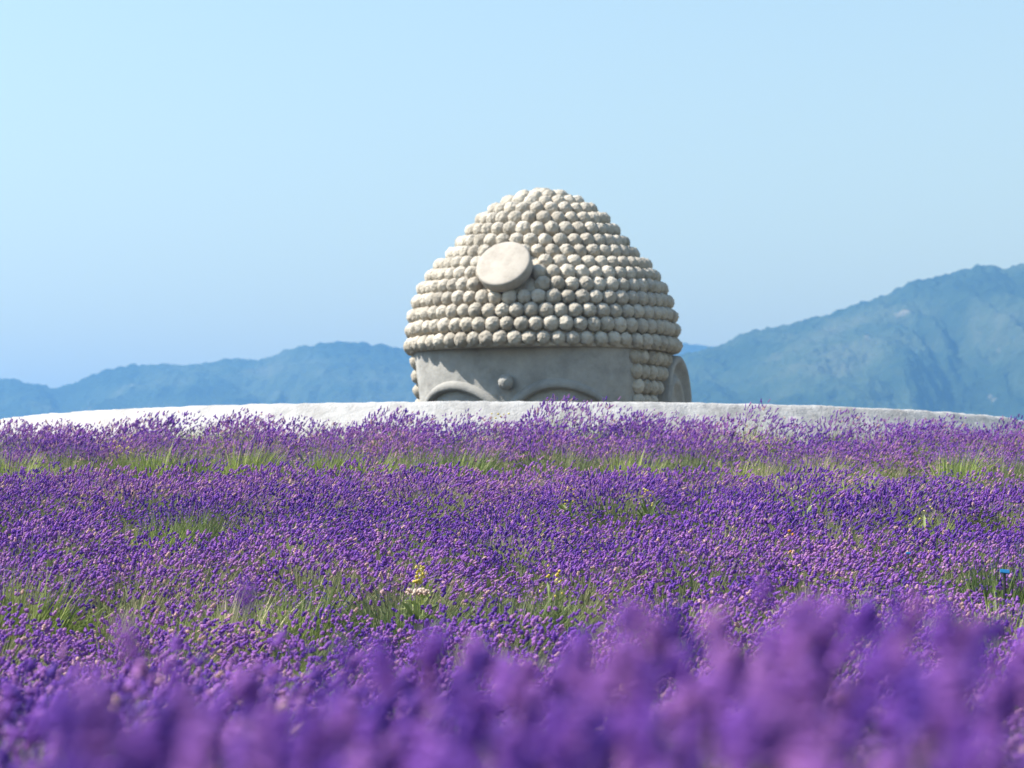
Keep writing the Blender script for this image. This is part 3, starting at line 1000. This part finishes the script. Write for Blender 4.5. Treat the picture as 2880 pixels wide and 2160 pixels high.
# nearest lavender, thrown out of focus: every spike a part
def spike_mesh(seed):
    rg = np.random.default_rng(seed)
    L = rg.uniform(0.022, 0.036)
    hz = np.array([0, .06, .16, .22, .34, .40, .52, .58, .70, .76, .88, .97]); hr = np.array([.35, .9, 1.0, .62, 1.0, .62, .98, .6, .88, .55, .68, .28])
    fv, fq, ft, per = heads(np.zeros((1, 3)), np.array([[0, 0, 1.0]]), np.array([L]), np.array([0.0165 * rg.uniform(.85, 1.2)]), rg, 9, hz, hr)
    return mesh_np("flower_spike", fv, [fq, ft], [M_flower], smooth=False, attrs={"tint": np.full(len(fv), np.clip(rg.normal(.37, .22), 0, .9))})


spikes = [spike_mesh(600 + s) for s in range(14)]


M_stem = leaf_mat("stem_near", [(0.0, (0.14, 0.15, 0.07)), (0.5, (0.30, 0.25, 0.17)), (1.0, (0.45, 0.34, 0.30))])


def near_plant(x, y, ztop, n, rad, label, seed):
    rg = np.random.default_rng(seed)
    g = float(gz(x, y)) - 0.02
    a_ = rg.uniform(0, 6.28, n); r_ = np.sqrt(rg.uniform(0, 1, n)) * rad
    h = ztop + CZ - g
    tip = np.stack([r_ * np.cos(a_), r_ * np.sin(a_), h * (1 - 0.16 * (r_ / rad) ** 2) - rg.uniform(0, 1, n) ** 1.4 * 0.10 - 0.03], 1)
    foot = tip * np.array([0.3, 0.3, 0.0])
    dirs = tip - foot; dirs /= np.linalg.norm(dirs, axis=1, keepdims=True)
    dirs += rg.normal(0, 0.22, (n, 3)) + LEAN * 1.6
    sv, sq, st = blades(foot, tip, np.full(n, 0.0042), rg)
    sv2, sq2, st2 = blades(foot + 0.001, tip, np.full(n, 0.0032), rg)
    m = 90
    b = rg.uniform(0, 6.28, m); rb = np.sqrt(rg.uniform(0, 1, m)) * rad
    p0 = np.stack([rb * np.cos(b), rb * np.sin(b), h * rg.uniform(0.2, 0.62, m)], 1)
    p1 = p0 + np.stack([np.cos(b) * 0.04, np.sin(b) * 0.04, rg.uniform(0.05, 0.14, m)], 1) + rg.normal(0, .02, (m, 3))
    lv, lq, lt = blades(p0, p1, rg.uniform(0.008, 0.014, m), rg, 0.05)
    n1 = len(sv); n2 = n1 + len(sv2)
    pm = mesh_np("lavender_plant", np.concatenate([sv, sv2, lv]), [np.concatenate([sq, sq2 + n1, lq + n2]), np.concatenate([st, st2 + n1, lt + n2])], [M_stem],
                 attrs={"tint": np.concatenate([np.repeat(rg.uniform(.5, 1, 2 * n), 5), np.repeat(rg.uniform(0, .9, m), 5)])})
    o = obj("lavender_plant", pm, None, (x, y, g))
    for k in range(n):
        c = bpy.data.objects.new("flower_spike", spikes[int(rg.integers(len(spikes)))])
        link(c, o)
        dv = Vector(dirs[k])
        s = rg.uniform(0.8, 1.2)
        c.matrix_local = Matrix.Translation(Vector(tip[k])) @ dv.to_track_quat('Z', 'Y').to_matrix().to_4x4() @ Matrix.Diagonal((s, s, s, 1))
    tag(o, label, "lavender", "blurred lavender plants nearest the camera")
    return o


#            px,  d,   top row in the picture
near_list = [
    (250, 1.25, 2065, "leftmost"), (620, 1.35, 2035, ""), (1000, 1.3, 2065, ""), (1380, 1.4, 1940, ""), (1780, 1.3, 1870, ""), (2150, 1.35, 1850, ""), (2560, 1.3, 1870, ""), (2860, 1.4, 1820, ""), (30, 1.6, 2015, ""),
    (150, 2.0, 1985, ""), (520, 2.1, 1965, ""), (880, 1.9, 1965, ""), (1250, 2.1, 1830, ""), (1600, 2.0, 1840, ""), (1950, 1.9, 1730, ""), (2300, 2.0, 1670, ""), (2650, 1.9, 1720, ""), (2900, 2.1, 1710, ""),
    (50, 2.7, 1975, ""), (400, 2.8, 1935, ""), (760, 2.7, 1955, ""), (1100, 2.8, 1875, ""), (1430, 2.8, 1780, ""), (1800, 2.7, 1750, ""), (2150, 2.6, 1680, ""), (2480, 2.7, 1690, ""), (2850, 2.7, 1750, ""),
]
where = ["first", "second", "third", "fourth", "fifth", "sixth", "seventh", "eighth", "ninth"]
rank = {}
for lo_, hi_ in ((0, 1.7), (1.7, 2.4), (2.4, 9)):
    row_ = sorted(k for k, e in enumerate(near_list) if lo_ <= e[1] < hi_)
    row_.sort(key=lambda k: near_list[k][0])
    for q_, k in enumerate(row_): rank[k] = q_
for k, (px, dd, top, w_) in enumerate(near_list):
    tier = 0 if dd < 1.7 else (1 if dd < 2.4 else 2)
    dd *= 0.84
    x = (px - 1440) / F * dd
    zt = (HZ - top) / F * dd
    lab = ["blurred lavender plant closest to the lens", "blurred lavender plant just behind the closest ones", "blurred lavender plant farthest back of the blurred ones"][tier] + ", " + where[rank[k]] + " from the left"
    near_plant(x, dd, zt + 0.024, (20, 36, 50)[tier], 0.13 + 0.03 * tier, lab, 700 + k)
# single stalks that stick out above the rest
for k, (px, dd, top) in enumerate([(395, 2.0, 1690), (540, 2.1, 1720), (690, 2.3, 1672), (2040, 2.0, 1640), (2600, 1.9, 1640), (1460, 2.2, 1640), (1250, 2.3, 1690)]):
    dd *= 0.84
    x = (px - 1440) / F * dd
    near_plant(x, dd, (HZ - top) / F * dd + 0.03, 4, 0.016, ["left one of three lone blurred stalks standing above the left foreground", "middle one of three lone blurred stalks standing above the left foreground", "right one of three lone blurred stalks standing above the left foreground", "tall blurred stalk above the right foreground, left of the tallest one", "tallest blurred stalk above the right foreground", "lone blurred stalk in the middle foreground, below the stone head", "blurred mauve stalk left of the middle foreground"][k], 800 + k)

# ------------------------------------------------------------------ air
bm = bmesh.new()
bmesh.ops.create_cube(bm, size=1.0)
x0, x1, y0, y1, z0, z1 = -2400, 2400, -950, 7200, PIT - 1.0, 400
bmesh.ops.scale(bm, vec=(x1 - x0, y1 - y0, z1 - z0), verts=bm.verts)
bmesh.ops.translate(bm, vec=((x0 + x1) / 2, (y0 + y1) / 2, (z0 + z1) / 2), verts=bm.verts)
me = bpy.data.meshes.new("haze"); bm.to_mesh(me); bm.free()
mh = bpy.data.materials.new("haze_air"); mh.use_nodes = True
nt = mh.node_tree
nt.nodes.remove(nt.nodes["Principled BSDF"])
pv = nt.nodes.new("ShaderNodeVolumePrincipled")
pv.inputs["Color"].default_value = (0.235, 0.525, 0.96, 1)
pv.inputs["Density"].default_value = 0.00026
pv.inputs["Anisotropy"].default_value = 0.5
nt.links.new(pv.outputs[0], nt.nodes["Material Output"].inputs["Volume"])
me.materials.append(mh)
tag(obj("haze", me), kind='stuff')
